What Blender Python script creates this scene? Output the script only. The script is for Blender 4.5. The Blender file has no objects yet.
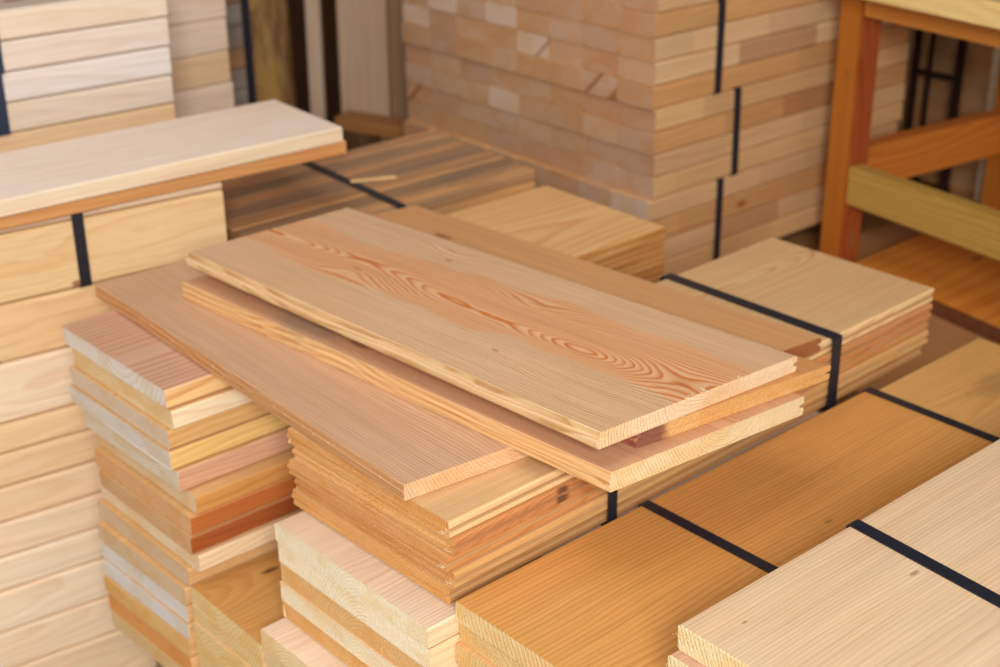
import bpy, bmesh, math, random
from mathutils import Vector, Matrix
random.seed(7)
R = random.Random(11)
scene = bpy.context.scene
COL = scene.collection

# ------------------------------------------------------------------ helpers
def lin(c):
    out = []
    for v in c:
        v /= 255.0
        out.append(v/12.92 if v <= .04045 else ((v+.055)/1.055)**2.4)
    return tuple(out)

class NT:
    """tiny node-tree writer"""
    def __init__(s, name):
        s.m = bpy.data.materials.new(name); s.m.use_nodes = True
        s.t = s.m.node_tree; s.n = s.t.nodes; s.n.clear()
    def node(s, typ, **kw):
        n = s.n.new(typ)
        for k, v in kw.items(): setattr(n, k, v)
        return n
    def put(s, sock, v):
        if v is None: return
        if hasattr(v, 'is_output') or hasattr(v, 'links'): s.t.links.new(v, sock)
        else: sock.default_value = v
    def math(s, op, a, b=None, c=None, clamp=False):
        n = s.node('ShaderNodeMath', operation=op, use_clamp=clamp)
        s.put(n.inputs[0], a); s.put(n.inputs[1], b); s.put(n.inputs[2], c)
        return n.outputs[0]
    def comb(s, x, y, z):
        n = s.node('ShaderNodeCombineXYZ')
        for i, v in enumerate((x, y, z)): s.put(n.inputs[i], v)
        return n.outputs[0]
    def sep(s, v):
        n = s.node('ShaderNodeSeparateXYZ'); s.put(n.inputs[0], v); return n.outputs
    def vmath(s, op, a, b):
        n = s.node('ShaderNodeVectorMath', operation=op)
        s.put(n.inputs[0], a); s.put(n.inputs[1], b); return n.outputs[0]
    def noise(s, v, scale=1.0, detail=2.0, rough=.5):
        n = s.node('ShaderNodeTexNoise'); s.put(n.inputs['Vector'], v)
        n.inputs['Scale'].default_value = scale; n.inputs['Detail'].default_value = detail
        n.inputs['Roughness'].default_value = rough
        return n.outputs['Fac'], n.outputs['Color']
    def mix(s, f, a, b, typ='MIX'):
        n = s.node('ShaderNodeMix', data_type='RGBA', blend_type=typ)
        s.put(n.inputs[0], f)
        for i, v in ((6, a), (7, b)):
            if isinstance(v, tuple) and len(v) == 3: v = (*v, 1)
            s.put(n.inputs[i], v)
        return n.outputs[2]
    def ramp(s, f, stops):
        n = s.node('ShaderNodeValToRGB'); s.put(n.inputs[0], f)
        e = n.color_ramp.elements
        while len(e) < len(stops): e.new(.5)
        for el, (p, v) in zip(e, stops):
            el.position = p; el.color = (v, v, v, 1) if not isinstance(v, tuple) else (*v, 1)
        return n.outputs[0]
    def rng(s, v, a, b, c=0., d=1., smooth=False):
        n = s.node('ShaderNodeMapRange', clamp=True)
        if smooth: n.interpolation_type = 'SMOOTHSTEP'
        s.put(n.inputs[0], v)
        for i, q in enumerate((a, b, c, d)): n.inputs[i+1].default_value = q
        return n.outputs[0]
    def attr(s, name):
        n = s.node('ShaderNodeAttribute', attribute_type='OBJECT', attribute_name=name); return n
    def scale(s, col, f):
        n = s.node('ShaderNodeVectorMath', operation='SCALE'); s.put(n.inputs[0], col); s.put(n.inputs[3], f)
        return n.outputs[0]
    def finish(s, col, rough=.6, bump=None, bd=.001, bs=1., spec=.3, metal=0.):
        b = s.node('ShaderNodeBsdfPrincipled'); o = s.node('ShaderNodeOutputMaterial')
        if isinstance(col, tuple): col = (*col[:3], 1)
        s.put(b.inputs['Base Color'], col); s.put(b.inputs['Roughness'], rough)
        s.put(b.inputs['Specular IOR Level'], spec); s.put(b.inputs['Metallic'], metal)
        if bump is not None:
            k = s.node('ShaderNodeBump'); k.inputs['Distance'].default_value = bd; k.inputs['Strength'].default_value = bs
            s.put(k.inputs['Height'], bump); s.t.links.new(k.outputs[0], b.inputs['Normal'])
        s.t.links.new(b.outputs[0], o.inputs[0])
        return s.m

def wood(name, knots=(), band=None, jointed=False, random_knots=True, weather=0., gain=1.0):
    """Solid timber: growth rings around a pith line that runs along local X, so faces show grain and ends show arcs.
    Colours, pith position and ring spacing come from the board's own properties.
    knots: (x, y, radius, colour, swirl) in local metres; band: (y0, half width, colour) a strip of heartwood."""
    s = NT(name)
    P = s.node('ShaderNodeTexCoord')
    x, y, z = s.sep(P.outputs['Object'])
    nx, ny, nz = s.sep(P.outputs['Normal'])
    seed = s.attr('wood_seed').outputs['Vector']
    sx, sy, sz = s.sep(seed)
    pith = s.sep(s.attr('wood_pith').outputs['Vector'])     # y, z, ring spacing
    look = s.sep(s.attr('wood_look').outputs['Vector'])     # contrast, swirl, knot chance
    def vec(a, b, c):
        return s.comb(s.math('ADD', s.math('MULTIPLY', x, a), sx), s.math('ADD', s.math('MULTIPLY', y, b), sy),
                      s.math('ADD', s.math('MULTIPLY', z, c), sz))
    slow = s.sep(s.vmath('SUBTRACT', s.noise(vec(1.6, 3.5, 3.5), 1, 1)[1], (.5, .5, .5)))
    mid, _ = s.noise(vec(7, 22, 22), 1, 2)
    yy = s.math('ADD', s.math('ADD', y, pith[0]), s.math('MULTIPLY', slow[0], s.math('MULTIPLY', look[1], .05)))
    zz = s.math('ADD', s.math('ADD', z, pith[1]), s.math('MULTIPLY', slow[1], s.math('MULTIPLY', look[1], .05)))
    r = s.math('SQRT', s.math('ADD', s.math('MULTIPLY', yy, yy), s.math('MULTIPLY', zz, zz)))
    r = s.math('ADD', r, s.math('MULTIPLY', x, .012))
    r = s.math('ADD', r, s.math('MULTIPLY', s.math('SUBTRACT', mid, .5), s.math('MULTIPLY', look[1], .009)))
    kmask = None
    def add(a, b): return b if a is None else s.math('MAXIMUM', a, b)
    kcols = []
    for (kx, ky, kr, kc, sw, *ka) in knots:
        dx = s.math('MULTIPLY', s.math('SUBTRACT', x, kx), .36); dy = s.math('SUBTRACT', y, ky)
        d2 = s.math('ADD', s.math('MULTIPLY', dx, dx), s.math('MULTIPLY', dy, dy))
        wob = s.math('MULTIPLY', s.math('SUBTRACT', s.noise(vec(60, 60, 60), 1, 2)[0], .5), kr*.9)
        d = s.math('ADD', s.math('SQRT', d2), wob)
        g = s.math('EXPONENT', s.math('MULTIPLY', d2, -1/(2*(max(kr, .012)*1.9)**2)))
        r = s.math('ADD', r, s.math('MULTIPLY', g, sw))
        kcols.append((s.rng(d, kr*.45, kr*1.2, ka[0] if ka else 1, 0, True), kc))
    if random_knots:
        v = s.node('ShaderNodeTexVoronoi', voronoi_dimensions='2D'); v.inputs['Scale'].default_value = 1.0
        v.inputs['Randomness'].default_value = .9
        s.put(v.inputs['Vector'], s.comb(s.math('MULTIPLY_ADD', x, 3.2, sx), s.math('MULTIPLY_ADD', s.math('ADD', y, z), 6.5, sy), 0.))
        d = v.outputs['Distance']; rc = s.sep(v.outputs['Color'])
        on = s.math('LESS_THAN', rc[0], look[2])
        size = s.math('MULTIPLY_ADD', rc[1], .05, .03)
        dd = s.math('DIVIDE', d, size)
        g = s.math('MULTIPLY', s.math('EXPONENT', s.math('MULTIPLY', s.math('MULTIPLY', dd, dd), -.22)), on)
        r = s.math('ADD', r, s.math('MULTIPLY', g, .010))
        kcols.append((s.math('MULTIPLY', s.rng(dd, .6, 1.1, 1, 0, True), on), lin((150, 92, 48))))
    ph = s.math('DIVIDE', r, pith[2])
    f = s.math('FRACT', ph)
    n2 = s.node('ShaderNodeTexNoise', noise_dimensions='1D'); n2.inputs['Scale'].default_value = .9
    s.put(n2.inputs['W'], ph)
    ring = s.ramp(f, [(0, .10), (.12, 0.), (.5, .22), (.80, .9), (.9, 1.), (1, .10)])
    ring = s.math('MULTIPLY', ring, s.rng(n2.outputs[0], .25, .75, .45, 1.0))
    fib, _ = s.noise(vec(9, 420, 420), 1, 2)
    fib2, _ = s.noise(vec(3, 90, 90), 1, 2)
    blo, blc = s.noise(vec(4, 11, 11), 1, 3, .6)
    # side of the board: which face am I on
    isend = s.rng(s.math('ABSOLUTE', nx), .6, .75)
    isside = s.math('MULTIPLY', s.rng(s.math('ABSOLUTE', ny), .6, .75), s.math('SUBTRACT', 1., isend))
    ctop = s.attr('wood_top').outputs['Color']; cside = s.attr('wood_side').outputs['Color']; cend = s.attr('wood_end').outputs['Color']
    base = s.mix(isside, ctop, cside)
    bm = None
    if band:
        y0, hw, bc = band[:3]
        off = s.math('ADD', s.math('SUBTRACT', y, y0), s.math('MULTIPLY', s.math('SUBTRACT', s.noise(vec(5, 1, 1), 1, 2)[0], .5), .10))
        bm = s.rng(s.math('ADD', s.math('ABSOLUTE', off), s.math('MULTIPLY', s.math('SUBTRACT', mid, .5), .02)), hw*.88, hw*1.04, 1, 0, True)
        base = s.mix(s.math('MULTIPLY', bm, .50), base, bc)
    bm2 = s.rng(blo, .35, .72)
    warm = s.mix(1., base, (.97, .84, .72), 'MULTIPLY')
    base = s.mix(s.math('MULTIPLY', bm2, .55), base, warm)
    if jointed:
        v = s.node('ShaderNodeTexVoronoi', voronoi_dimensions='1D'); v.inputs['Scale'].default_value = 5.
        s.put(v.inputs['W'], s.math('ADD', x, sx))
        jc = s.sep(v.outputs['Color'])
        base = s.scale(base, s.math('MULTIPLY_ADD', jc[0], .16, .88))
        base = s.mix(s.math('MULTIPLY', s.math('LESS_THAN', jc[1], .07), .45), base, lin((150, 92, 60)))
    dark = s.mix(1., base, (.74, .50, .31), 'MULTIPLY')
    if band: dark = s.mix(bm, s.mix(1., base, (.70, .56, .42), 'MULTIPLY'), s.mix(1., base, (.74, .37, .15), 'MULTIPLY'))
    c = s.mix(s.math('MULTIPLY', ring, s.math('MULTIPLY', look[0], 1.3), clamp=True), base, dark)
    fibv = s.math('MULTIPLY_ADD', fib, .34, .92)
    fibv = s.math('MULTIPLY', fibv, s.math('MULTIPLY_ADD', fib2, .26, .87))
    c = s.scale(c, fibv)
    if weather:
        # grey bleached grime in streaks along the boards
        w, _ = s.noise(vec(2, 26, 26), 1, 3, .6)
        c = s.mix(s.math('MULTIPLY', s.rng(w, .42, .62), weather), c, lin((112, 98, 84)))
    for m, kc in kcols:
        c = s.mix(s.math('MULTIPLY', m, .85), c, kc)
    # end grain
    grit, _ = s.noise(vec(260, 420, 420), 1, 3, .7)
    patch, _ = s.noise(vec(1, 16, 30), 1, 2)
    e = s.mix(s.math('MULTIPLY', ring, .62), cend, s.mix(1., cend, (.84, .66, .44), 'MULTIPLY'))
    e = s.scale(e, s.math('MULTIPLY_ADD', grit, .55, .74))
    e = s.mix(s.math('MULTIPLY', s.rng(patch, .48, .56), s.math('SUBTRACT', 1., isside)), e, s.mix(1., e, (.98, .90, .78), 'MULTIPLY'))
    for m, kc in kcols:
        e = s.mix(s.math('MULTIPLY', m, .8), e, kc)
    c = s.mix(isend, c, e)
    if gain != 1: c = s.scale(c, gain)
    hb = s.math('ADD', s.math('MULTIPLY', ring, -.5), s.math('MULTIPLY', fib, .6))
    he = s.math('ADD', s.math('MULTIPLY', grit, 3.2), s.math('MULTIPLY', ring, -1.2))
    h = s.math('ADD', s.math('MULTIPLY', hb, s.math('SUBTRACT', 1., isend)), s.math('MULTIPLY', he, isend))
    rough = s.math('MULTIPLY_ADD', isend, .3, .55)
    return s.finish(c, rough, h, .0006, .9, .28)

def plain(name, col, rough=.5, var=.1, scale=30, bump=0., spec=.4, metal=0., aniso=(1, 1, 1)):
    s = NT(name); P = s.node('ShaderNodeTexCoord')
    v = s.vmath('MULTIPLY', P.outputs['Object'], aniso)
    n, _ = s.noise(v, scale, 3)
    c = s.scale((*lin(col),), s.math('MULTIPLY_ADD', n, 2*var, 1-var))
    return s.finish(c, rough, n if bump else None, bump, 1, spec, metal)

def link(o, parent=None):
    COL.objects.link(o)
    if parent: o.parent = parent
    return o
def tag(o, label, cat, group=None, kind=None):
    o['label'] = label; o['category'] = cat
    if group: o['group'] = group
    o['kind'] = kind or 'thing'
    return o
def mesh_obj(name, bm, mat, parent=None, smooth=False):
    me = bpy.data.meshes.new(name); bm.normal_update(); bm.to_mesh(me); bm.free()
    if smooth:
        for p in me.polygons: p.use_smooth = True
    me.materials.append(mat)
    return link(bpy.data.objects.new(name, me), parent)

# cross-sections (v 0..1 across from the left edge, z 0..1 up), metres handled as offsets
def prof_square(w, t, c=.0012):
    return [(0, c), (c, 0), (w-c, 0), (w, c), (w, t-c), (w-c, t), (c, t), (0, t-c)]
def prof_tg(w, t, a=.0042):
    """tongue on the left edge (v=0), groove on the right"""
    e = .0010
    return [(a-.0008, e), (a, 0), (w-.0015, 0), (w, .0018), (w, t*.38), (w-.0065, t*.43), (w-.0065, t*.57), (w, t*.62),
            (w, t-.0022), (w-.0018, t), (a+.0012, t), (a, t-e), (a, t*.68), (.0012, t*.63), (0, t*.5), (.0012, t*.37), (a, t*.32)]

def prof_low(w, t, a=.0042):
    """tongue flush with the underside, top edge stepped back"""
    return [(.0022, 0), (w-.0015, 0), (w, .0018), (w, t*.36), (w-.0055, t*.42), (w-.0055, t*.56), (w, t*.64), (w, t-.0022), (w-.0018, t),
            (a+.0010, t), (a, t-.0010), (a, t*.62), (.0012, t*.56), (0, t*.44), (0, t*.14)]

def board(name, cor, z0, t, mat, top, side=None, end=None, prof='sq', pith=None, spacing=.0045, contrast=.5, swirl=1.,
          knots=.25, rough=0., seg=10, warp=0., rnd=None):
    """cor: near-left, near-right, far-right, far-left (world xy). The board's grain runs near -> far."""
    rnd = rnd or R
    nl, nr, fr, fl = [Vector((*c, 0)) for c in cor]
    org = (nl+nr+fr+fl)/4; ax = ((fl+fr)-(nl+nr)).normalized()
    ang = math.atan2(ax.y, ax.x)
    M = Matrix.Rotation(-ang, 3, 'Z')
    L = [M @ (p-org) for p in (nl, nr, fr, fl)]
    w = (nl-nr).length
    P = prof_tg(w, t) if prof == 'tg' else [(v, z) if v < w-.004 or not (.42*t < z < .58*t) else (w-(w-v)*.3, t*.5+(z-t*.5)*.5) for v, z in prof_tg(w, t, .0035)] if prof == 'fine' else prof_tg(w, t, .0012) if prof == 'flat' else prof_low(w, t) if prof == 'low' else prof_square(w, t, prof if isinstance(prof, float) else .0012)
    bm = bmesh.new(); rings = []
    for i in range(seg+1):
        u = i/seg
        a = L[0].lerp(L[3], u); b = L[1].lerp(L[2], u)
        ring = []
        bow = warp*math.sin(math.pi*u)
        for (v, zz) in P:
            q = a.lerp(b, v/w)
            jx = rnd.uniform(-rough, rough) if i in (0, seg) else 0
            jy = rnd.uniform(-rough, rough)*.5 if (v < .007) else 0
            ring.append(bm.verts.new((q.x+jx, q.y+jy, zz - t/2 + bow)))
        rings.append(ring)
    n = len(P)
    for i in range(seg):
        for k in range(n):
            k2 = (k+1) % n
            bm.faces.new((rings[i][k], rings[i+1][k], rings[i+1][k2], rings[i][k2]))
    bm.faces.new(rings[0]); bm.faces.new(list(reversed(rings[-1])))
    bmesh.ops.recalc_face_normals(bm, faces=bm.faces)
    o = mesh_obj(name, bm, mat)
    o.location = (org.x, org.y, z0+t/2); o.rotation_euler.z = ang
    props(o, top, side, end, pith, spacing, contrast, swirl, knots, rnd, w)
    return o

def props(o, top, side=None, end=None, pith=None, spacing=.0045, contrast=.5, swirl=1., knots=.25, rnd=None, w=.28):
    rnd = rnd or R
    side = side or top; end = end or top
    o['wood_top'] = lin(top); o['wood_side'] = lin(side); o['wood_end'] = lin(end)
    o['wood_seed'] = (rnd.uniform(0, 90), rnd.uniform(0, 90), rnd.uniform(0, 90))
    if pith is None: pith = (rnd.uniform(-.35, .35)*w, rnd.choice((-1, 1))*rnd.uniform(.03, .07))
    o['wood_pith'] = (pith[0], pith[1], spacing)
    o['wood_look'] = (contrast, swirl, knots)

def rect(x0, x1, yl, yr, rot=0., piv=None):
    """corners near-left .. with x along the board, yl the larger y"""
    c = [(x0, yl), (x0, yr), (x1, yr), (x1, yl)]
    if rot:
        p = piv or (x0, yr); a = math.radians(rot); ca, sa = math.cos(a), math.sin(a)
        c = [(p[0]+(u-p[0])*ca-(v-p[1])*sa, p[1]+(u-p[0])*sa+(v-p[1])*ca) for u, v in c]
    return c
def jit(c, t=(220, 190, 150), k=6):
    d = R.uniform(-k, k); return tuple(max(0, min(255, q+d+R.uniform(-k, k)*.5)) for q in c)

def strap_loop(name, label, x, yl, yr, z0, z1, mat, wd=.015, rot=0., group=None, lean=0., kink=0.):
    """a flat packing band wrapped round a bundle in the plane across its length; x at its right side"""
    bm = bmesh.new(); t = .0011; rr = .004
    def loop(off):
        pts = []
        for (cy, cz, a0) in ((yr-off+rr, z0-off+rr, 180), (yl+off-rr, z0-off+rr, 270), (yl+off-rr, z1+off-rr, 0), (yr-off+rr, z1+off-rr, 90)):
            for k in range(4):
                a = math.radians(a0+90*k/3) if a0 in (270, 0, 90, 180) else 0
                pts.append((cy+math.cos(a)*rr, cz+math.sin(a)*rr))
        return pts
    inn, out = loop(.0004), loop(.0004+t)
    V = []
    for pts in (inn, out):
        for s in (-.5, .5):
            V.append([bm.verts.new((x+s*wd+lean*((py-yr)/(yl-yr))+kink*((pz-z0)/(z1-z0)), py, pz)) for py, pz in pts])
    n = len(inn)
    for k in range(n):
        k2 = (k+1) % n
        bm.faces.new((V[0][k], V[0][k2], V[1][k2], V[1][k])); bm.faces.new((V[2][k], V[3][k], V[3][k2], V[2][k2]))
        bm.faces.new((V[0][k], V[2][k], V[2][k2], V[0][k2])); bm.faces.new((V[1][k], V[1][k2], V[3][k2], V[3][k]))
    bmesh.ops.recalc_face_normals(bm, faces=bm.faces)
    o = mesh_obj(name, bm, mat)
    if rot:
        p = Vector((x, yr, 0)); m = Matrix.Rotation(math.radians(rot), 4, 'Z')
        o.matrix_world = Matrix.Translation(p) @ m @ Matrix.Translation(-p)
    tag(o, label, 'strap', group)
    return o

FLOOR = -.72; PLINTH = -.28
# ------------------------------------------------------------------ materials
W = wood('planed_pine')
WB = wood('weathered_pine', weather=.6)
WJ = wood('jointed_batten', jointed=True)
STRAP = plain('packing_band', (30, 33, 44), .42, .12, 60, .0003, .5)
STRAPB = plain('blue_packing_band', (36, 50, 74), .45, .1, 60, .0003, .5)

# palettes (surface colours of the timbers)
CREAM = (232, 208, 168); PALE = (226, 196, 152); TAN = (214, 174, 122); ORANGE = (214, 150, 90); PINK = (212, 176, 148)
WHITE = (236, 224, 206); GOLD = (220, 172, 104); BROWN = (176, 118, 72)

# ------------------------------------------------------------------ loose boards on top of the pile
def to_local(cor, pts):
    nl, nr, fr, fl = [Vector((*c, 0)) for c in cor]
    org = (nl+nr+fr+fl)/4; ax = ((fl+fr)-(nl+nr)).normalized(); ang = math.atan2(ax.y, ax.x)
    M = Matrix.Rotation(-ang, 3, 'Z')
    return [tuple((M @ (Vector((px, py, 0))-org))[:2]) for px, py in pts]

t = .021
cT = [(.936, .937), (1.238, .918), (1.152, 1.680), (.880, 1.678)]
k = to_local(cT, [(1.020, 1.475), (1.128, 1.415), (1.098, 1.225), (1.062, 1.085), (1.085, .955), (.99, 1.16)])
mT = wood('hero_pine', knots=[(*k[0], .0032, lin((170, 104, 72)), .026, .7), (*k[1], .0030, lin((156, 96, 70)), .028, .8),
                              (*k[2], .0030, lin((206, 150, 100)), .028, .4), (*k[3], .0020, lin((196, 138, 90)), -.020, .4),
                              (*k[4], .0045, lin((176, 104, 72)), .018, .6), (*k[5], .0025, lin((170, 128, 92)), .008)],
          band=(to_local(cT, [(1.07, 1.25)])[0][1], .062, lin((222, 168, 118))), random_knots=False)
T = board('floorboard', cT, .0645, .0200, mT, (216, 180, 142), (216, 184, 138), (252, 220, 180), 'low', pith=(.0, -.027), spacing=.0038,
          contrast=1., swirl=1.3, seg=26, rough=.0004)
tag(T, 'topmost loose board with orange swirling grain, lying on the pile', 'board', 'loose boards on the pile')
cM = [(.992, .937), (1.283, .903), (1.170, 1.380), (.932, 1.400)]
k = to_local(cM, [(1.012, .935), (1.06, .93)])
mM = wood('knotty_pine', knots=[(*k[0], .027, lin((112, 44, 58)), .02, 1.)], random_knots=False)
M_ = board('floorboard', cM, .0450, .0192, mM, (204, 150, 96), ORANGE, (236, 184, 118), 'tg', pith=(-.12, -.03), spacing=.0036, contrast=.7, seg=14, rough=.0006)
tag(M_, 'loose board second from top with purple knot at its cut end', 'board', 'loose boards on the pile')
cL2 = [(.938, .919), (1.228, .896), (1.158, 1.662), (.868, 1.678)]
k = to_local(cL2, [(.915, 1.44), (.93, 1.35)])
mL2 = wood('stained_pine', knots=[(*k[0], .026, lin((150, 134, 116)), .004, .55), (*k[1], .007, lin((130, 84, 66)), .012, .7)], random_knots=False)
L2 = board('floorboard', cL2, .0207, .0240, mL2, (204, 160, 124), (218, 178, 124), (252, 224, 176), 'flat', pith=(.02, -.05), spacing=.0038, contrast=.7, seg=26, rough=.0004)
tag(L2, 'loose board third from top, grey stained, overhanging the pile at its pale front corner', 'board', 'loose boards on the pile')
cL1 = [(.787, 1.075), (1.066, 1.050), (1.072, 1.790), (.801, 1.808)]
L1 = board('floorboard', cL1, .0003, t-.0006, W, (202, 166, 134), (196, 148, 102), (240, 200, 156), 'flat', pith=(.03, -.06), spacing=.0040, contrast=.72, knots=.0, seg=26, rough=.0006)
tag(L1, 'bottom loose board with rough brown edge, bridging the left stack and strapped bundle', 'board', 'loose boards on the pile')
cLb = [(1.140, 1.040), (1.415, 1.014), (1.343, 1.766), (1.085, 1.790)]
k = to_local(cLb, [(1.285, 1.625)])
mLb = wood('brown_pine', knots=[(*k[0], .007, lin((150, 84, 58)), .010)], random_knots=False)
LB = board('floorboard', cLb, .0003, t-.0006, mLb, (206, 156, 106), (190, 134, 84), (170, 108, 66), 'tg', pith=(.02, -.06), spacing=.004, contrast=.35, seg=26)
tag(LB, 'brown loose board half hidden behind the top board, beside the strapped bundle band', 'board', 'loose boards on the pile')

# frayed fibres along sawn edges: slender splinters, part of their board
fuzz_mat = plain('wood_fibre', (236, 214, 176), .8, .12, 200)
def fuzz(parent, spots, n, size, seed):
    """spots: list of (world p, world q, z) segments"""
    rr = random.Random(seed); bm = bmesh.new()
    for (p, q, z) in spots:
        for _ in range(n):
            u = rr.random(); c = Vector((p[0]+(q[0]-p[0])*u, p[1]+(q[1]-p[1])*u, z+rr.uniform(-.0015, .0015)))
            c.x += rr.gauss(0, .0012); c.y += rr.gauss(0, .0012)
            d = Vector((rr.gauss(0, 1), rr.gauss(0, 1), rr.gauss(.3, .6))).normalized()*size*rr.uniform(.4, 1.3)
            s = d.orthogonal().normalized()*size*.09; s2 = d.cross(s).normalized()*size*.06
            bend = Vector((rr.gauss(0, 1), rr.gauss(0, 1), rr.gauss(0, 1)))*size*.25
            r0 = [bm.verts.new(c+a) for a in (s, s2, -s, -s2)]
            r1 = [bm.verts.new(c+d*.55+bend+a*.8) for a in (s, s2, -s, -s2)]
            tp = bm.verts.new(c+d)
            for i in range(4):
                j = (i+1) % 4
                bm.faces.new((r0[i], r0[j], r1[j], r1[i])); bm.faces.new((r1[i], r1[j], tp))
            bm.faces.new(r0[::-1])
    me = bpy.data.meshes.new('frayed_fibres'); bm.transform((Matrix.Translation(parent.location) @ Matrix.Rotation(parent.rotation_euler.z, 4, 'Z')).inverted())
    bm.to_mesh(me); bm.free(); me.materials.append(fuzz_mat)
    o = link(bpy.data.objects.new('frayed_fibres', me), parent); o['kind'] = 'stuff'
    return o
fuzz(T, [((.880, 1.676), (.893, 1.53), 3*t+.012)], 190, .0042, 1)
fuzz(T, [((.893, 1.53), (.93, 1.0), 3*t+.013), ((.937, .936), (.945, .936), 3*t+.011)], 34, .0030, 2)
fuzz(T, [((1.135, .924), (1.142, .924), 4*t+.001), ((1.090, .927), (1.098, .927), 4*t+.001), ((1.066, .929), (1.075, .929), 4*t)], 7, .0050, 5)
fuzz(L1, [((.801, 1.80), (.788, 1.10), .012)], 30, .0036, 3)
fuzz(L2, [((.938, .919), (.940, .918), .028), ((.925, 1.1), (.937, .93), .034)], 12, .003, 4)

# ------------------------------------------------------------------ bundle A: strapped tongue-and-groove boards under the loose ones
acol = [((208, 162, 116), (234, 202, 150), (226, 168, 104)), ((206, 156, 104), (200, 142, 92), (230, 174, 110)), (TAN, (206, 148, 92), (222, 162, 102)),
        (TAN, (216, 174, 114), (216, 156, 98)), (TAN, (186, 142, 90), (226, 168, 104))]
names = ['topmost', 'second from top', 'middle', 'fourth from top', 'lowest']
kA = to_local(rect(.796, 1.699, 1.2975, 1.0075, 1.7), [(.957, 1.011)])
mA = wood('side_knot_pine', knots=[(kA[0][0], kA[0][1], .0042, lin((84, 58, 46)), .016, .95)], random_knots=False)
for i in range(5):
    z = -t*(i+1)
    x0 = .797 + (0, .003, -.001, .004, .001)[i]; yr = 1.0115 + (0, -.004, .002, -.002, .003)[i]
    b = board('floorboard', rect(x0, 1.705 + (0, -.006, 0, -.004, -.008)[i], yr+.290, yr, 1.7), z+.0003, t-.0006, mA if i == 1 else W, acol[i][0] if i else (212, 176, 128),
              acol[i][1], acol[i][2], 'fine', pith=(.03*(i-2), -.05+.012*(i % 3)), spacing=.0034, contrast=.55, seg=20, rough=.0012, knots=.35 if i in (1,) else .1)
    tag(b, f'{names[i]} board in the strapped bundle under the loose boards, rough orange end', 'board', 'boards of the strapped centre bundle')
    if i < 4:
        fuzz(b, [((x0-.001, yr+.003), (x0-.001, yr+.012), z+.0055)], 30, .0030, 20+i)
        fuzz(b, [((x0-.001, yr+.02), (x0-.001, yr+.27), z+.0050)], 46, .0020, 30+i)
strap_loop('packing_strap', 'dark strap over the far end of the centre bundle, behind the loose boards', 1.467, 1.3265, 1.0265, -.1055, 0, STRAP, rot=1.7, wd=.020)
strap_loop('packing_strap', 'dark strap at the near side of the centre bundle, below the overhanging board', 1.040, 1.312, 1.0142, -.1055, 0, STRAP, rot=1.7)

# ------------------------------------------------------------------ pile C under it, pale fuzzy-ended boards
ccol = [((216, 194, 170), (236, 216, 180), (252, 238, 208)), (TAN, (236, 212, 172), (252, 236, 204)), (PALE, (236, 214, 176), (234, 186, 124)), (PALE, PALE, (250, 232, 198)), (PALE, PALE, (232, 182, 118))]
tc = .0270; zc = -.1065
for i in range(5):
    z0 = zc-tc*(i+1)
    b = board('pine_board', rect(.755+(0, .001, .002, -.001, .002)[i], 1.45, 1.283+(0, 0, -.002, 0, -.001)[i], .9985-(0, .001, 0, -.001, 0)[i], .8), z0+.0003, tc-.0006, W,
              *ccol[i], prof=.0022, contrast=.35, seg=12, rough=.0014, pith=(.03, .03), spacing=.0045)
    tag(b, f'thick board below the centre bundle, {["topmost", "second", "third, orange-ended", "fourth, cream-ended", "fifth, orange-ended"][i]} of its pile', 'board', 'thick boards under the centre bundle')
    fuzz(b, [((.753, 1.285), (.753, 1.01), z0+tc*.5)], 60, .0022, 50+i)
zc2 = zc-5*tc-.001
for i in range(3):
    z0 = zc2-tc*(i+1)
    b = board('pine_board', rect(.724+.002*i, 1.5, 1.284-.002*i, .998, .8), z0+.0003, tc-.0006, W, (224, 202, 178), CREAM, (240, 214, 166), prof=.0022, contrast=.35, seg=12, rough=.0014)
    tag(b, f'pale board jutting out at the foot of the front pile, {["topmost", "second", "lowest"][i]} of three', 'board', 'boards at the foot of the front pile')
    if i < 2: fuzz(b, [((.722, 1.285), (.722, 1.10), z0+tc*.5)], 70, .0026, 60+i)

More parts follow.
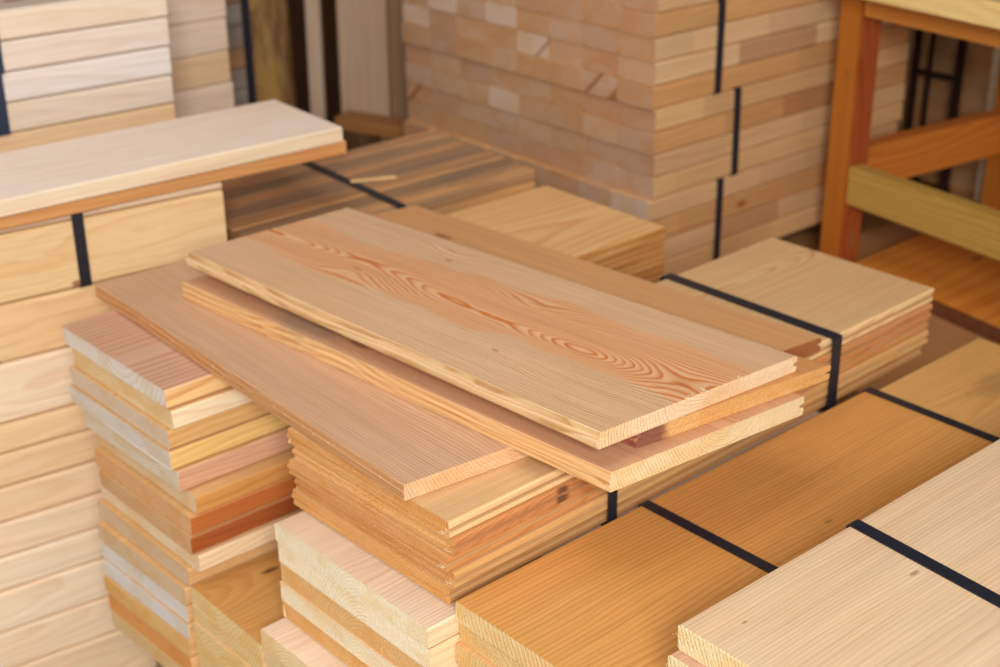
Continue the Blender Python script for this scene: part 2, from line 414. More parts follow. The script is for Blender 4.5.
# ------------------------------------------------------------------ bundle D, right of the centre bundle
zd = -.086; td = .0265
kD = to_local(rect(.792, 1.520, .997, .747, .8, (.792, .997)), [(1.209, .834), (.981, .808), (1.315, .905)])
mD = wood('fine_pine', knots=[(*kD[0], .0030, lin((120, 70, 34)), .004, .6), (*kD[1], .0022, lin((110, 62, 30)), .002, .7), (*kD[2], .0024, lin((140, 86, 44)), .002, .5)], random_knots=False)
kF = to_local(rect(1.523, 1.777, .987, .747, .8, (.792, .997)), [(1.683, .90)])
mDF = wood('dusty_pine', knots=[(*kF[0], .030, lin((150, 112, 66)), .004, .6)], random_knots=False)
for i in range(4):
    z0 = zd-td*(i+1)
    if i == 0:
        b = board('pine_board', rect(.792, 1.520, .997, .747, .8, (.792, .997)), z0+.0003, td-.0006, mD, (208, 152, 84), PALE, (240, 208, 152), prof=.0015, pith=(.10, -.05), spacing=.0062, contrast=.5, seg=12, rough=.0008, knots=.03)
        tag(b, 'wide golden top board of the low strapped bundle right of centre, near half', 'board', 'boards of the low strapped bundle')
        b = board('pine_board', rect(1.523, 1.777, .987, .747, .8, (.792, .997)), z0+.0003, td-.0006, mDF, (204, 158, 96), PALE, TAN, prof=.0015, contrast=.3, seg=4, knots=.3)
        tag(b, 'far short top board of the low strapped bundle, dusty with a dark smudge', 'board', 'boards of the low strapped bundle')
    else:
        b = board('pine_board', rect(.792+(0, .004, -.002, .003)[i], 1.777 if i != 1 else 1.765, .997, .747, .8, (.792, .997)), z0+.0003, td-.0006, W, TAN, PALE, (234, 200, 140), prof=.0015, contrast=.4, seg=6, rough=.0008)
        tag(b, f'board under the wide golden top board of the low bundle, {["", "directly beneath it", "third layer down", "lowest layer"][i]}', 'board', 'boards of the low strapped bundle')
strap_loop('packing_strap', 'dark strap across the wide golden board, near the loose boards', 1.084, 1.0025, .7505, zd-td*4, zd, STRAP, rot=.8)
strap_loop('packing_strap', 'dark strap across the low bundle where its two top boards meet', 1.521, 1.0085, .7565, zd-td*4, zd+.0003, STRAP, rot=.8)

# ------------------------------------------------------------------ bundle E, front right
te = .0285
kE = to_local(rect(.846, 1.95, .735, .43), [(1.078, .639), (.893, .696), (.938, .765), (1.21, .52)])
mE = wood('pale_pine', knots=[(*kE[0], .0030, lin((150, 110, 70)), .004, .8), (*kE[1], .0014, lin((150, 100, 60)), .001, .8), (*kE[2], .0070, lin((186, 146, 112)), .004, .5),
                              (*kE[3], .0040, lin((170, 130, 88)), .006, .6)], random_knots=False)
for i in range(9):
    z0 = -te*(i+1)
    off = (0, -.012, .004, -.006, .002, 0, .004, -.004, 0)[i]
    b = board('pine_board', rect(.846+off, 1.95, .735, .43), z0+.0003, te-.0006, mE if i == 0 else W,
              (216, 188, 152) if i == 0 else (196, 156, 130), PALE, (244, 222, 174), prof=.0025, pith=(.06, -.07), spacing=.0045, contrast=.22, seg=12, rough=.0012, knots=.12, swirl=.7)
    tag(b, ['large pale top board of the strapped bundle in the front right corner', 'second board down in the front right bundle, its brownish end jutting out'][i] if i < 2 else
        f'hidden board in the front right bundle, {["third","fourth","fifth","sixth","seventh","eighth","ninth"][i-2]} from the top', 'board', 'boards of the front right bundle')
    if i < 2: fuzz(b, [((.845+off, .737), (.845+off, .60), z0+te*.6)], 90, .0024, 70+i)
strap_loop('packing_strap', 'black strap across the pale top board in the front right corner', 1.087, .7355, .43, -te*5, 0, STRAP, lean=.021, wd=.0165)

# ------------------------------------------------------------------ stack S, uneven stack at left
sz = [0, -.0272, -.0545, -.082, -.1095, -.141, -.1685, -.196, -.2235, -.2495, -.2770, -.304, -.331, -.358, -.385, -.412, -.439]
sR = [(.729, 1.481), (.731, 1.474), (.725, 1.478), (.722, 1.475), (.728, 1.470), (.738, 1.449), (.728, 1.451), (.725, 1.450), (.731, 1.444), (.722, 1.462), (.716, 1.464), (.716, 1.463), (.714, 1.462), (.712, 1.463), (.712, 1.462), (.711, 1.463)]
sL = [1.752, 1.734, 1.737, 1.740, 1.722, 1.710, 1.702, 1.690, 1.705, 1.702, 1.690, 1.683, 1.680, 1.684, 1.678, 1.672]
sC = [((200, 160, 136), (238, 200, 142), (228, 218, 208)), (TAN, (244, 226, 190), (232, 204, 156)), (TAN, (222, 178, 118), (222, 200, 176)), (TAN, (236, 200, 130), (222, 214, 206)),
      (TAN, (214, 170, 140), (222, 208, 186)), (TAN, (212, 154, 88), (226, 198, 158)), (TAN, (190, 112, 58), (222, 172, 126)), (TAN, (166, 92, 48), (212, 170, 126)),
      (PALE, (240, 220, 184), (236, 214, 180)), (TAN, TAN, (214, 188, 156)), (TAN, TAN, (216, 190, 156)), (TAN, TAN, (224, 220, 216)), (TAN, TAN, (222, 220, 218)), (TAN, TAN, (226, 184, 120)),
      (TAN, TAN, (220, 156, 90)), (TAN, TAN, (220, 190, 140))]
sD = ['topmost, pinkish grained top, white end', 'second from top, with cream side', 'third from top, with tan side', 'fourth from top, with golden side and whitish end', 'fifth from top, with pinkish brown side', 'sixth from top, jutting out with golden brown side',
      'seventh from top, with orange side', 'eighth from top, with dark orange side', 'ninth from top, with cream side and pale end', 'tenth from top, with beige end', 'eleventh from top, with beige end', 'twelfth from top, with whitish end', 'thirteenth from top, with whitish end',
      'fourteenth from top, with golden end', 'fifteenth from top, with orange end', 'sixteenth, lowest of those in view']
mS = wood('grained_pine', random_knots=True)
for i in range(16):
    h = sz[i]-sz[i+1]
    xr, yr = sR[i]; yl = sL[i]; xl = xr-.006-(.004 if i > 9 else 0)
    far = 1.18 if yr > 1.44 else 1.18
    b = board('pine_board', [(xl, yl), (xr, yr), (far, yr+.004), (far, yl+.002)], sz[i+1]+.0003, h-.0014, mS, *sC[i], prof=.0020, contrast=.75 if i == 0 else .4,
              pith=(.02, -.05) if i == 0 else None, spacing=.011 if i == 0 else .005, seg=8, rough=.0009, knots=.1)
    tag(b, f'board of the uneven left stack, {sD[i]}', 'board', 'boards of the uneven left stack')

# ------------------------------------------------------------------ low pile B between left stack and front pile
for i in range(7):
    z0 = -.2725-.0262*(i+1)
    k = []
    b = board('pine_board', rect(.722-(0, 0, .002, .001, 0, .002, 0)[i], 1.16, 1.458, 1.290), z0+.0003, .0256, W if i else
              wood('dark_pine', knots=[(-.12, .047, .0055, lin((96, 52, 24)), .012)], random_knots=False), (196, 146, 82) if i == 0 else TAN, PALE, (234, 204, 146), prof=.0014, contrast=.35, seg=6, rough=.0010, spacing=.006)
    tag(b, ['low narrow board between the two stacks at left, brown top with one knot'][0] if i == 0 else
        f'narrow board in the low pile between the two left stacks, {["second","third","fourth","fifth","sixth","seventh"][i-1]} from its top', 'board', 'boards of the low narrow pile')

# ------------------------------------------------------------------ pile G behind, planks on edge with a strap; two loose boards on top
gz = [.100, .088, -.016, -.105, -.200, -.248, -.303, -.361, -.420, -.478, -.550, -.620, FLOOR]
GR = -6.5; gp = (1.052, 1.868)
gl = ['thin cover board at the top', 'wide pale plank held by the strap', 'plank below the strap', 'third wide plank, with a knot', 'narrow plank', 'narrow tan plank', 'narrow plank with dark knot', 'plank with small knots',
      'pale plank', 'broad cream plank', 'broad plank near the foot', 'lowest plank']
for i in range(12):
    h = gz[i]-gz[i+1]
    x0 = .30
    col = [(226, 206, 180), (230, 200, 152), (232, 200, 154), (238, 218, 190), (232, 204, 162), (230, 202, 162), (232, 204, 166), (238, 216, 186), (240, 222, 196), (240, 222, 196), (238, 216, 188), (234, 210, 178)][i]
    b = board('plank', rect(x0, 1.052-(0, 0, .003, 0, .004, 0, .002, 0, .003, 0, .002, 0)[i], 2.09, 1.868, GR, gp), gz[i+1]+.0004, h-.0026, W, col, col, col, prof=.0040, contrast=.28, seg=6,
              pith=(.15, R.uniform(-.03, .03)), spacing=.010, swirl=2.2, knots=.45)
    tag(b, f'{gl[i]} in the tall left-edge stack, {["first","second","third","fourth","fifth","sixth","seventh","eighth","ninth","tenth","eleventh","twelfth"][i]} from top', 'plank', 'planks of the tall left stack')
strap_loop('packing_strap', 'dark strap around the upper planks of the tall stack at left', .826, 2.118, 1.892, -.0155, .100, STRAPB if False else STRAP, rot=GR, wd=.017)
og = board('plank', rect(.25, 1.272, 2.075, 1.852, -3.5, (1.272, 1.852)), .101, .0225, W, (214, 164, 104), (206, 152, 96), (190, 136, 82), prof=.002, contrast=.4, seg=8)
tag(og, 'orange-edged loose board under the pale one on the tall left stack', 'plank')
pg = board('plank', rect(.25, 1.262, 2.060, 1.846, -2.8, (1.262, 1.846)), .1240, .0245, W, (236, 218, 200), (228, 208, 178), (226, 204, 170), prof=.002, contrast=.15, seg=8, knots=.0, spacing=.008)
tag(pg, 'thick pale loose board lying on top of the tall left stack', 'plank')

# ------------------------------------------------------------------ stacks H at the upper left
hz = .330
for i in range(21):
    h = .0490
    z1 = hz-h*i
    x1 = 1.166-.0032*min(i, 3)*(-1 if i > 9 else 1)*.5
    col = [(226, 212, 190), (224, 210, 196), (224, 216, 210), (222, 208, 188), (222, 190, 150)][i % 5]
    b = board('timber', rect(.2, x1, 2.33, 2.200, -3.5, (1.166, 2.2)), z1-h+.0005, h-.002, W, (196, 180, 166) if i == 0 else col, col, col, prof=.0035, contrast=.2, seg=4, pith=(.1, .01), spacing=.009, knots=.22)
    od = ['topmost','second','third','fourth','fifth','sixth','seventh','eighth','ninth','tenth','eleventh','twelfth','thirteenth','fourteenth','fifteenth','sixteenth','seventeenth','eighteenth','nineteenth','twentieth','lowest'][i]
    tag(b, f'whitish beam in the upper left corner stack behind the loose boards, {od} of the stack', 'timber', 'whitish beams in the upper left corner')
strap_loop('packing_strap', 'blue-black strap on the upper two beams at the left edge', .871, 2.351, 2.2165, .330-.098, .330, STRAPB, rot=-3.5, wd=.02)
strap_loop('packing_strap', 'blue-black strap on the third and fourth beams at the left edge', .866, 2.351, 2.2167, .330-.196, .330-.0985, STRAPB, rot=-3.5, wd=.02)
od = ['topmost','second','third','fourth','fifth','sixth','seventh','eighth','ninth','tenth','eleventh','twelfth','thirteenth','fourteenth','fifteenth','sixteenth','seventeenth','eighteenth']
for i in range(18):
    h = .062
    b = board('timber', rect(.9, 1.405+R.uniform(-.003, .003), 2.58, 2.420), FLOOR+h*(17-i)+.0005, h-.001, W, (214, 196, 176), (216, 196, 176) if i % 4 else (212, 182, 146), PALE, prof=.003, contrast=.25, seg=4, pith=(.1, .01), spacing=.01, knots=.3)
    tag(b, f'greyish beam in the recessed stack beside the whitish corner stack, {od[i]} of it', 'timber', 'greyish beams of the recessed stack')
for i in range(24):
    h = .045
    col = (150, 138, 128) if i % 3 else (166, 128, 88)
    b = board('timber', rect(.9, 1.590, 2.80, 2.640), FLOOR+h*(23-i)+.0005, h-.001, WB, col, col, col, prof=.003, contrast=.3, seg=3, knots=.1)
    tag(b, f'weathered thin beam in the narrow grey stack beside the leaning logs, layer {["one","two","three","four","five","six","seven","eight","nine","ten","eleven","twelve","thirteen","fourteen","fifteen","sixteen","seventeen","eighteen","nineteen","twenty","twenty-one","twenty-two","twenty-three","twenty-four"][i]} from top', 'timber', 'weathered beams of the narrow grey stack')
strap_loop('packing_strap', 'dark strap at the end of the narrow grey stack beside the logs', 1.578, 2.80, 2.640, FLOOR, FLOOR+.045*24, STRAP, wd=.02)

# ------------------------------------------------------------------ bundle J: weathered narrow boards with a strap
for layer in range(3):
    for k in range(7):
        w = .0445
        yl = 2.112-k*w
        x1 = 1.652-.0035*k+R.uniform(-.004, .004)
        dz = R.uniform(-.0012, .0012) if layer == 0 else 0
        col = [(206, 156, 110), (168, 134, 100), (200, 150, 104), (160, 128, 98), (194, 148, 102), (154, 122, 90), (214, 162, 106)][k]
        b = board('weathered_batten', rect(1.075, x1, yl, yl-w+.0008), .010-.021*(layer+1)+dz*.5+.0005, .0195, WB, col, col, (170, 126, 84), prof=.0018, contrast=.4, seg=4, knots=.05)
        tag(b, f'grey-brown weathered batten in the strapped bundle behind, {["top","middle","bottom"][layer]} layer, {["farthest left","second","third","fourth","fifth","sixth","nearest, beside the pale bundle"][k]}', 'batten', 'weathered battens of the strapped bundle')
strap_loop('packing_strap', 'grey strap across the weathered batten bundle behind the loose boards', 1.338, 2.112, 1.8005, -.053, .0106, STRAP, lean=.016, wd=.017)
b = board('wood_chip', [(1.345, 1.950), (1.349, 1.958), (1.418, 1.926), (1.416, 1.916)], .0112, .004, W, (232, 196, 140), prof=.0008, seg=4)
tag(b, 'thin pale splinter lying on the weathered batten bundle', 'splinter')

# ------------------------------------------------------------------ bundle K: pale boards
for i in range(5):
    b = board('pine_board', rect(1.20, 1.606-(0, .003, .001, .002, 0)[i], 1.747, 1.464, 0), -.0225*(i+1)+.0004, .0218-(.0012 if i else 0), W, (226, 182, 126), (196, 142, 78), PALE, 'fine', pith=(.03, -.045), spacing=.016, contrast=.6, seg=8, swirl=1.5, knots=.0)
    tag(b, ['topmost golden board of the short pile behind the loose boards', 'second golden board of the short pile behind the loose boards', 'third golden board of the short pile behind the loose boards',
            'fourth golden board of the short pile behind the loose boards', 'lowest golden board of the short pile behind the loose boards'][i], 'board', 'golden boards of the short pile')

# ------------------------------------------------------------------ N: big pile of battens at the back, strapped in tiers
bw, bh = .0875, .0412
proto = {}
def batten(x0, yl, z0, L, top, end, w, h):
    key = (round(L, 2), round(w, 4))
    if key not in proto:
        o = board('batten', [(x0, yl), (x0, yl-w), (x0+L, yl-w), (x0+L, yl)], z0, h, WJ, top, top, end, prof=.0034, seg=2, contrast=.3, knots=.2, spacing=.006)
        proto[key] = o
    else:
        o = proto[key].copy(); COL.objects.link(o)
        o.location = (x0+L/2, yl-w/2, z0+h/2)
        props(o, top, top, end, None, .006, .3, 1., .2, None, w)
    return o
tiers = [('topmost', .2777, 2, .004), ('upper strapped', .1130, 4, .0), ('middle strapped', -.0517, 4, .006), ('lower strapped', -.2164, 4, -.002)]
rowname = {2: ['upper', 'bottom'], 4: ['top', 'second', 'third', 'bottom']}
colname = ['farthest left column', 'second column from left', 'third column from left', 'fourth column from left', 'fourth column from the corner', 'third column from the corner', 'column next to the corner', 'corner column']
for (tn, zb, nr, dx) in tiers:
    for r in range(nr):
        z0 = zb + bh*(nr-1-r)
        rx = R.uniform(-.002, .002)
        for c in range(8):
            yl = 1.665+.0882*(8-c)
            f = R.choice([(200, 160, 126), (194, 152, 116), (198, 160, 132), (196, 152, 112), (192, 152, 122), (212, 182, 158), (196, 148, 112)])
            sd = R.choice([(214, 174, 124), (208, 162, 108), (210, 172, 128), (218, 184, 140), (204, 156, 104)])
            w = bw - R.uniform(0, .0018)
            o = batten(1.782+dx+rx+R.uniform(-.0012, .0012), yl, z0+.0004, .74, sd, f, round(w, 4) if False else bw, bh-.0010)
            tag(o, f'batten of the big back pile, {tn} tier, {rowname[nr][r]} row, {colname[c]}', 'batten', 'battens of the big back pile')
for (lab, xs, zb, nr, dx) in (('topmost tier', 1.945, .2777, 2, .0), ('upper tier', 1.946, .1130, 4, .0), ('middle tier', 2.006, -.0517, 4, 0), ('lower tier', 1.968, -.2164, 4, 0)):
    strap_loop('packing_strap', f'dark strap around the {lab} of the big back pile', xs, 2.371, 1.6645, zb+.0006, zb+bh*nr-.0012, STRAP, wd=.017, kink=-.004 if 'middle' in lab else 0)

# skids under it
for x in (1.86, 2.14, 2.42):
    b = board('skid', [(x-.04, 1.68), (x+.04, 1.68), (x+.04, 2.36), (x-.04, 2.36)], PLINTH+.0003, -.2166-PLINTH-.0003, WB, (120, 92, 64), seg=2)
    tag(b, f'dark wooden skid under the big back pile, {["at its left face", "in the middle", "at its far end"][[1.86, 2.14, 2.42].index(x)]}', 'skid', 'skids under the big back pile')

# ------------------------------------------------------------------ Q: pile seen behind the sawhorse, and pale pile at the right edge
for r in range(9):
    for c in range(3):
        yl = 1.690-.0882*c
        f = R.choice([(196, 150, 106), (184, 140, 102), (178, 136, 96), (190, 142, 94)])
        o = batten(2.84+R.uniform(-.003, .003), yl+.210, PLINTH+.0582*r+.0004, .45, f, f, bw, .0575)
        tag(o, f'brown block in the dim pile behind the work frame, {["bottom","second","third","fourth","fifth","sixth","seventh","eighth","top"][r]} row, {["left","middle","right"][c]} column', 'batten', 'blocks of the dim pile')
for r in range(12):
    b = board('timber', rect(2.80, 3.2, 1.634, 1.56), PLINTH+.045*r+.0004, .044, W, CREAM, WHITE, (240, 224, 196), seg=2, contrast=.2)
    tag(b, f'white-ended beam in the bright pile at the right edge, {["bottom","second","third","fourth","fifth","sixth","seventh","eighth","ninth","tenth","eleventh","top"][r]} one', 'timber', 'white-ended beams at the right edge')

# dark steel stillage in front of it
IR = plain('rusty_steel', (58, 34, 26), .6, .25, 40, .0004, .4, .5)
def boxbar(bm, a, b, w, h=None):
    a, b = Vector(a), Vector(b); d = (b-a); L = d.length; h = h or w
    q = d.to_track_quat('X', 'Z').to_matrix().to_4x4()
    r = bmesh.ops.create_cube(bm, size=1); vs = r['verts']
    bmesh.ops.scale(bm, vec=(L, w, h), verts=vs)
    bmesh.ops.transform(bm, matrix=Matrix.Translation((a+b)/2) @ q, verts=vs)
    return vs
fr = bpy.data.objects.new('steel_frame', None); link(fr); fr.location = (2.79, 1.775, PLINTH)
tag(fr, 'dark rusty steel frame standing behind the wooden work frame', 'frame')
def part(name, bars, mat, parent, bev=.002, look=None):
    bm = bmesh.new()
    for (a, b, w, h) in bars: boxbar(bm, a, b, w, h)
    if bev: bmesh.ops.bevel(bm, geom=bm.edges[:], offset=bev, segments=1, affect='EDGES')
    o = mesh_obj(name, bm, mat, parent)
    if look: props(o, *look[:3], **look[3])
    return o
part('upright', [((0, .040, 0), (0, .040, .43), .008, .022)], IR, fr, .001)
part('upright', [((.01, .010, 0), (.01, .010, .43), .008, .010)], IR, fr, .001)
part('upright', [((0, -.070, 0), (0, -.070, .36), .012, .020)], IR, fr, .001)
part('hook', [((0, -.064, .355), (0, -.050, .355), .008, .008), ((0, -.062, .355), (0, -.062, .43), .005, .005)], IR, fr, .001)
part('crossbar', [((0, .045, .262), (0, -.065, .262), .010, .012)], IR, fr, .001)
part('foot_bar', [((0, .05, .006), (0, -.08, .006), .02, .012)], IR, fr, .001)

# ------------------------------------------------------------------ work frame (sawhorse-like bench) at the right
def woodpart(name, parent, a, b, w, h, top, contrast=.5, **kw):
    """a timber from a to b in parent space, w across, h high; grain along its length"""
    a, b = Vector(a), Vector(b); L = (b-a).length
    bm = bmesh.new(); r = bmesh.ops.create_cube(bm, size=1)
    bmesh.ops.scale(bm, vec=(L, w, h), verts=r['verts'])
    bmesh.ops.bevel(bm, geom=bm.edges[:], offset=.002, segments=2, affect='EDGES')
    o = mesh_obj(name, bm, W, parent)
    o.location = (a+b)/2
    d = (b-a).normalized()
    if abs(d.z) > .9: o.rotation_euler = (0, -math.pi/2, 0)
    else: o.rotation_euler = (0, 0, math.atan2(d.y, d.x))
    props(o, top, kw.get('side'), kw.get('end'), kw.get('pith'), kw.get('spacing', .008), contrast, 1.2, kw.get('knots', .2))
    return o
bench = bpy.data.objects.new('work_bench', None); link(bench)
bench.location = (2.200, 1.553, PLINTH); bench.rotation_euler.z = math.radians(-7.3)
tag(bench, 'orange-stained wooden bench frame with legs and rails standing at right', 'bench')
OC = (176, 108, 36)
BL, BW = .50, .95
H = .26-PLINTH
for (lx, ly) in ((.027, .027), (.027, -BW), (BL, .027), (BL, -BW)):
    woodpart('leg', bench, (lx, ly, .0306 if lx > .2 and ly > 0 else .0), (lx, ly, H+.02), .054, .054, OC, .7, side=(158, 80, 36))
woodpart('rail', bench, (.019, -.0005, .192), (.019, -BW+.0275, .192), .034, .074, (178, 144, 70), .5, side=(180, 144, 72))
woodpart('rail', bench, (.0545, .026, .212), (BL-.028, .026, .212), .036, .086, (196, 120, 48), .6)
woodpart('rail', bench, (BL, -.0005, .192), (BL, -BW+.0275, .192), .034, .074, (196, 150, 80), .4)
woodpart('rail', bench, (.0545, -BW, .212), (BL-.028, -BW, .212), .036, .086, (206, 134, 64), .5)
woodpart('apron', bench, (.020, -.0005, H-.004), (.020, -BW+.0275, H-.004), .034, .05, (206, 140, 66), .5)
woodpart('apron', bench, (.0545, .026, H-.004), (BL-.028, .026, H-.004), .034, .05, (206, 140, 66), .5)
for k in range(6):
    woodpart('top_plank', bench, (-.012+.16*k, -.010, H+.045), (-.012+.16*k, -BW-.06, H+.045), .150, .040, (222, 194, 130), .3)

# orange panel lying under it
pn = board('panel', [(2.225, 1.540), (2.14, 1.02), (2.76, 1.02), (2.78, 1.555)], PLINTH+.0003, .03, W, (206, 132, 52), (120, 70, 36), (110, 64, 34), prof=.002, spacing=.03, contrast=.5, swirl=2., seg=6, pith=(.0, -.05))
tag(pn, 'orange varnished panel lying flat on the ground under the bench frame', 'panel')

# ------------------------------------------------------------------ far left: bark slabs and planks leaning in the dark corner
BK = NT('bark'); _p = BK.node('ShaderNodeTexCoord')
_v = BK.vmath('MULTIPLY', _p.outputs['Object'], (1, 1, .22)); _n, _ = BK.noise(_v, 38, 4, .65); _n2, _ = BK.noise(_p.outputs['Object'], 9, 2)
_c = BK.mix(BK.rng(_n, .35, .65), lin((120, 74, 40)), lin((202, 162, 108))); _c = BK.mix(BK.rng(_n2, .5, .6), _c, lin((196, 150, 84)))
BARK = BK.finish(_c, .85, _n, .006, 1, .1)
def log(x, y, r0, h, lean, label, z0=FLOOR):
    bm = bmesh.new(); rings = []; N = 20; K = 14; rr = random.Random(int(x*1000))
    ph = [rr.uniform(0, 6) for _ in range(4)]
    for i in range(K+1):
        u = i/K; ring = []
        for k in range(N):
            a = 2*math.pi*k/N
            rad = r0*(1-.12*u)*(1+.07*math.sin(3*a+ph[0]+u*2)+.04*math.sin(5*a+ph[1])+rr.uniform(-.02, .02))
            ring.append(bm.verts.new((lean[0]*u+math.cos(a)*rad, lean[1]*u+math.sin(a)*rad*.7, h*u)))
        rings.append(ring)
    for i in range(K):
        for k in range(N): bm.faces.new((rings[i][k], rings[i][(k+1) % N], rings[i+1][(k+1) % N], rings[i+1][k]))
    bm.faces.new(rings[0][::-1]); bm.faces.new(rings[-1])
    o = mesh_obj('log', bm, BARK, smooth=True); o.location = (x, y, z0)
    return tag(o, label, 'log', 'logs in the dark corner')
log(1.815, 2.96, .090, 1.5, (-.02, .04), 'yellowish rough log leaning upright in the dark back corner, beside the grey stack')
def leaner(x, y, w, th, h, yaw, lean, col, label, z0=FLOOR):
    bm = bmesh.new(); r = bmesh.ops.create_cube(bm, size=1)
    bmesh.ops.scale(bm, vec=(h, w, th), verts=r['verts']); bmesh.ops.bevel(bm, geom=bm.edges[:], offset=.003, segments=1, affect='EDGES')
    o = mesh_obj('leaning_plank', bm, WB if sum(col) < 420 else W)
    m = Matrix.Translation((x, y, z0)) @ Matrix.Rotation(math.radians(yaw), 4, 'Z') @ Matrix.Rotation(math.radians(lean[0]), 4, 'X') @ Matrix.Rotation(math.radians(lean[1]), 4, 'Y') @ \
        Matrix.Translation((0, 0, h/2)) @ Matrix.Rotation(-math.pi/2, 4, 'Y')
    o.matrix_world = m
    props(o, col, contrast=.3, spacing=.012, knots=.05)
    return tag(o, label, 'plank', 'planks leaning in the dark corner')
# plank faces look back towards the camera (yaw about 139 degrees turns local Y across the view)
leaner(1.856, 2.818, .035, .03, 1.6, 46, (0, 3), (184, 162, 142), 'narrow pale plank edge leaning in the back corner, right of the logs')
leaner(1.952, 2.756, .118, .025, 1.6, 48, (0, 3), (176, 148, 122), 'wide grey-brown plank leaning in the back corner, beside the narrow edge')
leaner(2.035, 2.685, .095, .025, 1.6, 49, (0, 3), (150, 116, 86), 'brown plank leaning in the back corner, left of the big batten pile')
# dim orange blocks between planks and big pile
for r in range(9):
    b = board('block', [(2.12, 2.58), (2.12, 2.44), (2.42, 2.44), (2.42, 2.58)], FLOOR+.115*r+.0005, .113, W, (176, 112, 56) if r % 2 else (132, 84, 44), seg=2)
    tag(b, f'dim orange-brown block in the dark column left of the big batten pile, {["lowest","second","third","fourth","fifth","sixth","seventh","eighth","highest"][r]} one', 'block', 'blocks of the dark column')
b = board('timber', [(1.80, 2.66), (1.86, 2.69), (1.94, 2.46), (1.88, 2.43)], -.140, .028, W, (160, 112, 66), seg=3)
tag(b, 'short dark beam lying level in front of the leaning planks', 'beam')
for i, (x, y) in enumerate(((1.845, 2.62), (1.90, 2.48))):
    b = board('prop_timber', [(x-.03, y+.03), (x-.03, y-.03), (x+.03, y-.03), (x+.03, y+.03)], FLOOR+.0003 if x < 1.8 else FLOOR+.0003, -.141-FLOOR, WB, (110, 80, 54), seg=1)
    tag(b, ['dark post under the left end of the level beam in the back corner', 'dark post under the right end of the level beam in the back corner'][i], 'post')

# ------------------------------------------------------------------ supports below the piles (squared timbers down to the floor)
def support(label, x0, x1, yl, yr, ztop):
    hgt = ztop-FLOOR-.0004; n = max(1, round(hgt/.12)); hh = hgt/n
    for r in range(n):
        for j, x in enumerate((x0+.10, (x0+x1)/2, x1-.10) if x1-x0 > .7 else (x0+.06, x1-.06)):
            b = board('bearer', [(x-.045, yr+.01), (x+.045, yr+.01), (x+.045, yl-.01), (x-.045, yl-.01)], FLOOR+hh*r+.0003, hh-.0006, WB, (150, 116, 80), seg=1)
            tag(b, f'squared bearer under the {label}', 'bearer', f'bearers under the {label}')
support('front centre pile', .76, 1.48, 1.278, 1.003, zc2-3*tc)
support('low strapped bundle', .85, 1.80, 1.003, .747, zd-4*td)
support('front right bundle', .88, 1.93, .735, .435, -9*te)
support('uneven left stack', .74, 1.16, 1.675, 1.475, sz[16])
support('low narrow pile', .75, 1.14, 1.455, 1.292, -.2725-.0262*7)
support('weathered batten bundle', 1.09, 1.63, 2.108, 1.81, -.0535)
support('short golden pile', 1.52, 1.60, 1.745, 1.466, -.1125) if False else None
support('golden short pile', 1.215, 1.60, 1.745, 1.466, -.1125)

# ------------------------------------------------------------------ shed: floor, raised slab, walls, roof
def slab(name, x0, x1, y0, y1, z0, z1, mat):
    bm = bmesh.new(); r = bmesh.ops.create_cube(bm, size=1)
    bmesh.ops.scale(bm, vec=(x1-x0, y1-y0, z1-z0), verts=r['verts'])
    o = mesh_obj(name, bm, mat); o.location = ((x0+x1)/2, (y0+y1)/2, (z0+z1)/2); o['kind'] = 'structure'
    return o
CONC = plain('dusty_concrete', (158, 128, 96), .85, .22, 9, .002, .2)
DARKW = plain('dark_boarding', (92, 62, 40), .8, .3, 6, .004, .2, 0, (6, 6, .5))
YARD = plain('yard_ground', (176, 166, 150), .9, .15, 3, .003, .2)
slab('floor', -.6, 5.0, -1.6, 4.6, FLOOR-.1, FLOOR, CONC)
slab('floor_raised', 1.835, 5.0, -1.6, 2.40, FLOOR, PLINTH, plain('slab_concrete', (176, 126, 78), .85, .22, 9, .002, .2))
slab('wall_back', -.6, 5.1, 4.2, 4.3, FLOOR, 2.4, DARKW)
slab('wall_right', 4.4, 4.5, -1.6, 4.2, FLOOR, 2.4, DARKW)
slab('ceiling', -.2, 5.1, -1.6, 4.3, 2.4, 2.46, plain('roof_boards', (150, 112, 76), .8, .2, 5, .003, .2))
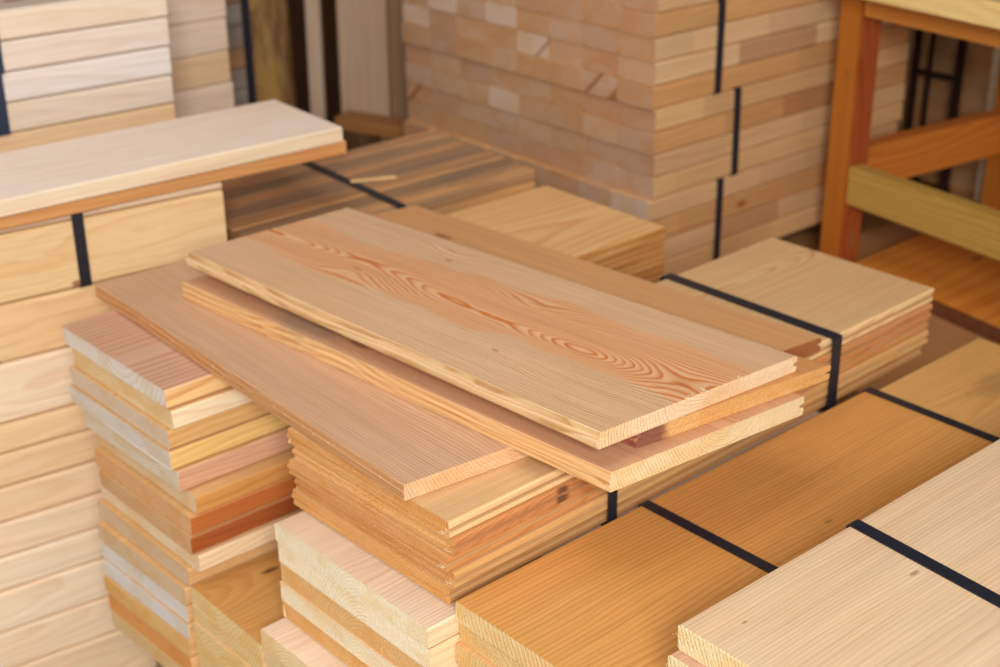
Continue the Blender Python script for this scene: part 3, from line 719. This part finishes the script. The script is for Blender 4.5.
slab('ground', -9, -.6, -8, 10, FLOOR-.12, FLOOR-.02, YARD)

# ------------------------------------------------------------------ light
w = bpy.data.worlds.new('sky'); scene.world = w; w.use_nodes = True
bg = w.node_tree.nodes['Background']; bg.inputs[0].default_value = (.90, .95, 1.0, 1); bg.inputs[1].default_value = .62
def area(name, loc, target, size, energy, col):
    l = bpy.data.lights.new(name, 'AREA'); l.shape = 'RECTANGLE'; l.size, l.size_y = size; l.energy = energy; l.color = col
    o = bpy.data.objects.new(name, l); link(o); o.location = loc
    o.rotation_euler = (Vector(target)-Vector(loc)).to_track_quat('-Z', 'Y').to_euler()
    return o
area('doorway_daylight', (-.72, -1.10, 1.48), (1.1, 1.2, -.05), (1.0, .9), 96, (1.0, .975, .94))
area('overhead_fill', (.7, 1.5, 2.36), (.7, 1.5, 0), (1.6, 1.2), 20, (.93, .96, 1.0))  # cool fill added overhead to brighten board tops; the ceiling has no opening

# ------------------------------------------------------------------ camera
cam = bpy.data.cameras.new('camera'); co = bpy.data.objects.new('camera', cam); link(co); scene.camera = co
f, yaw, pit, rol = 1452.99, .860793, .427174, -.0090437
F = Vector((math.cos(pit)*math.cos(yaw), math.cos(pit)*math.sin(yaw), -math.sin(pit)))
R0 = Vector((math.sin(yaw), -math.cos(yaw), 0)); U0 = R0.cross(F)
Rv = math.cos(rol)*R0 + math.sin(rol)*U0; Uv = -math.sin(rol)*R0 + math.cos(rol)*U0
m = Matrix((Rv, Uv, -F)).transposed().to_4x4(); m.translation = (0, 0, .8); co.matrix_world = m
cam.sensor_width = 36; cam.lens = f*36/1000; cam.clip_start = .02
cam.dof.use_dof = True; cam.dof.focus_distance = 1.40; cam.dof.aperture_fstop = 5.0

vs = scene.view_settings
vs.view_transform = 'Standard'; vs.look = 'None'; vs.gamma = 1; vs.use_curve_mapping = False; vs.exposure = 0.0
scene.cycles.use_denoising = True
scene.cycles.max_bounces = 6; scene.cycles.diffuse_bounces = 4; scene.cycles.caustics_reflective = False; scene.cycles.caustics_refractive = False
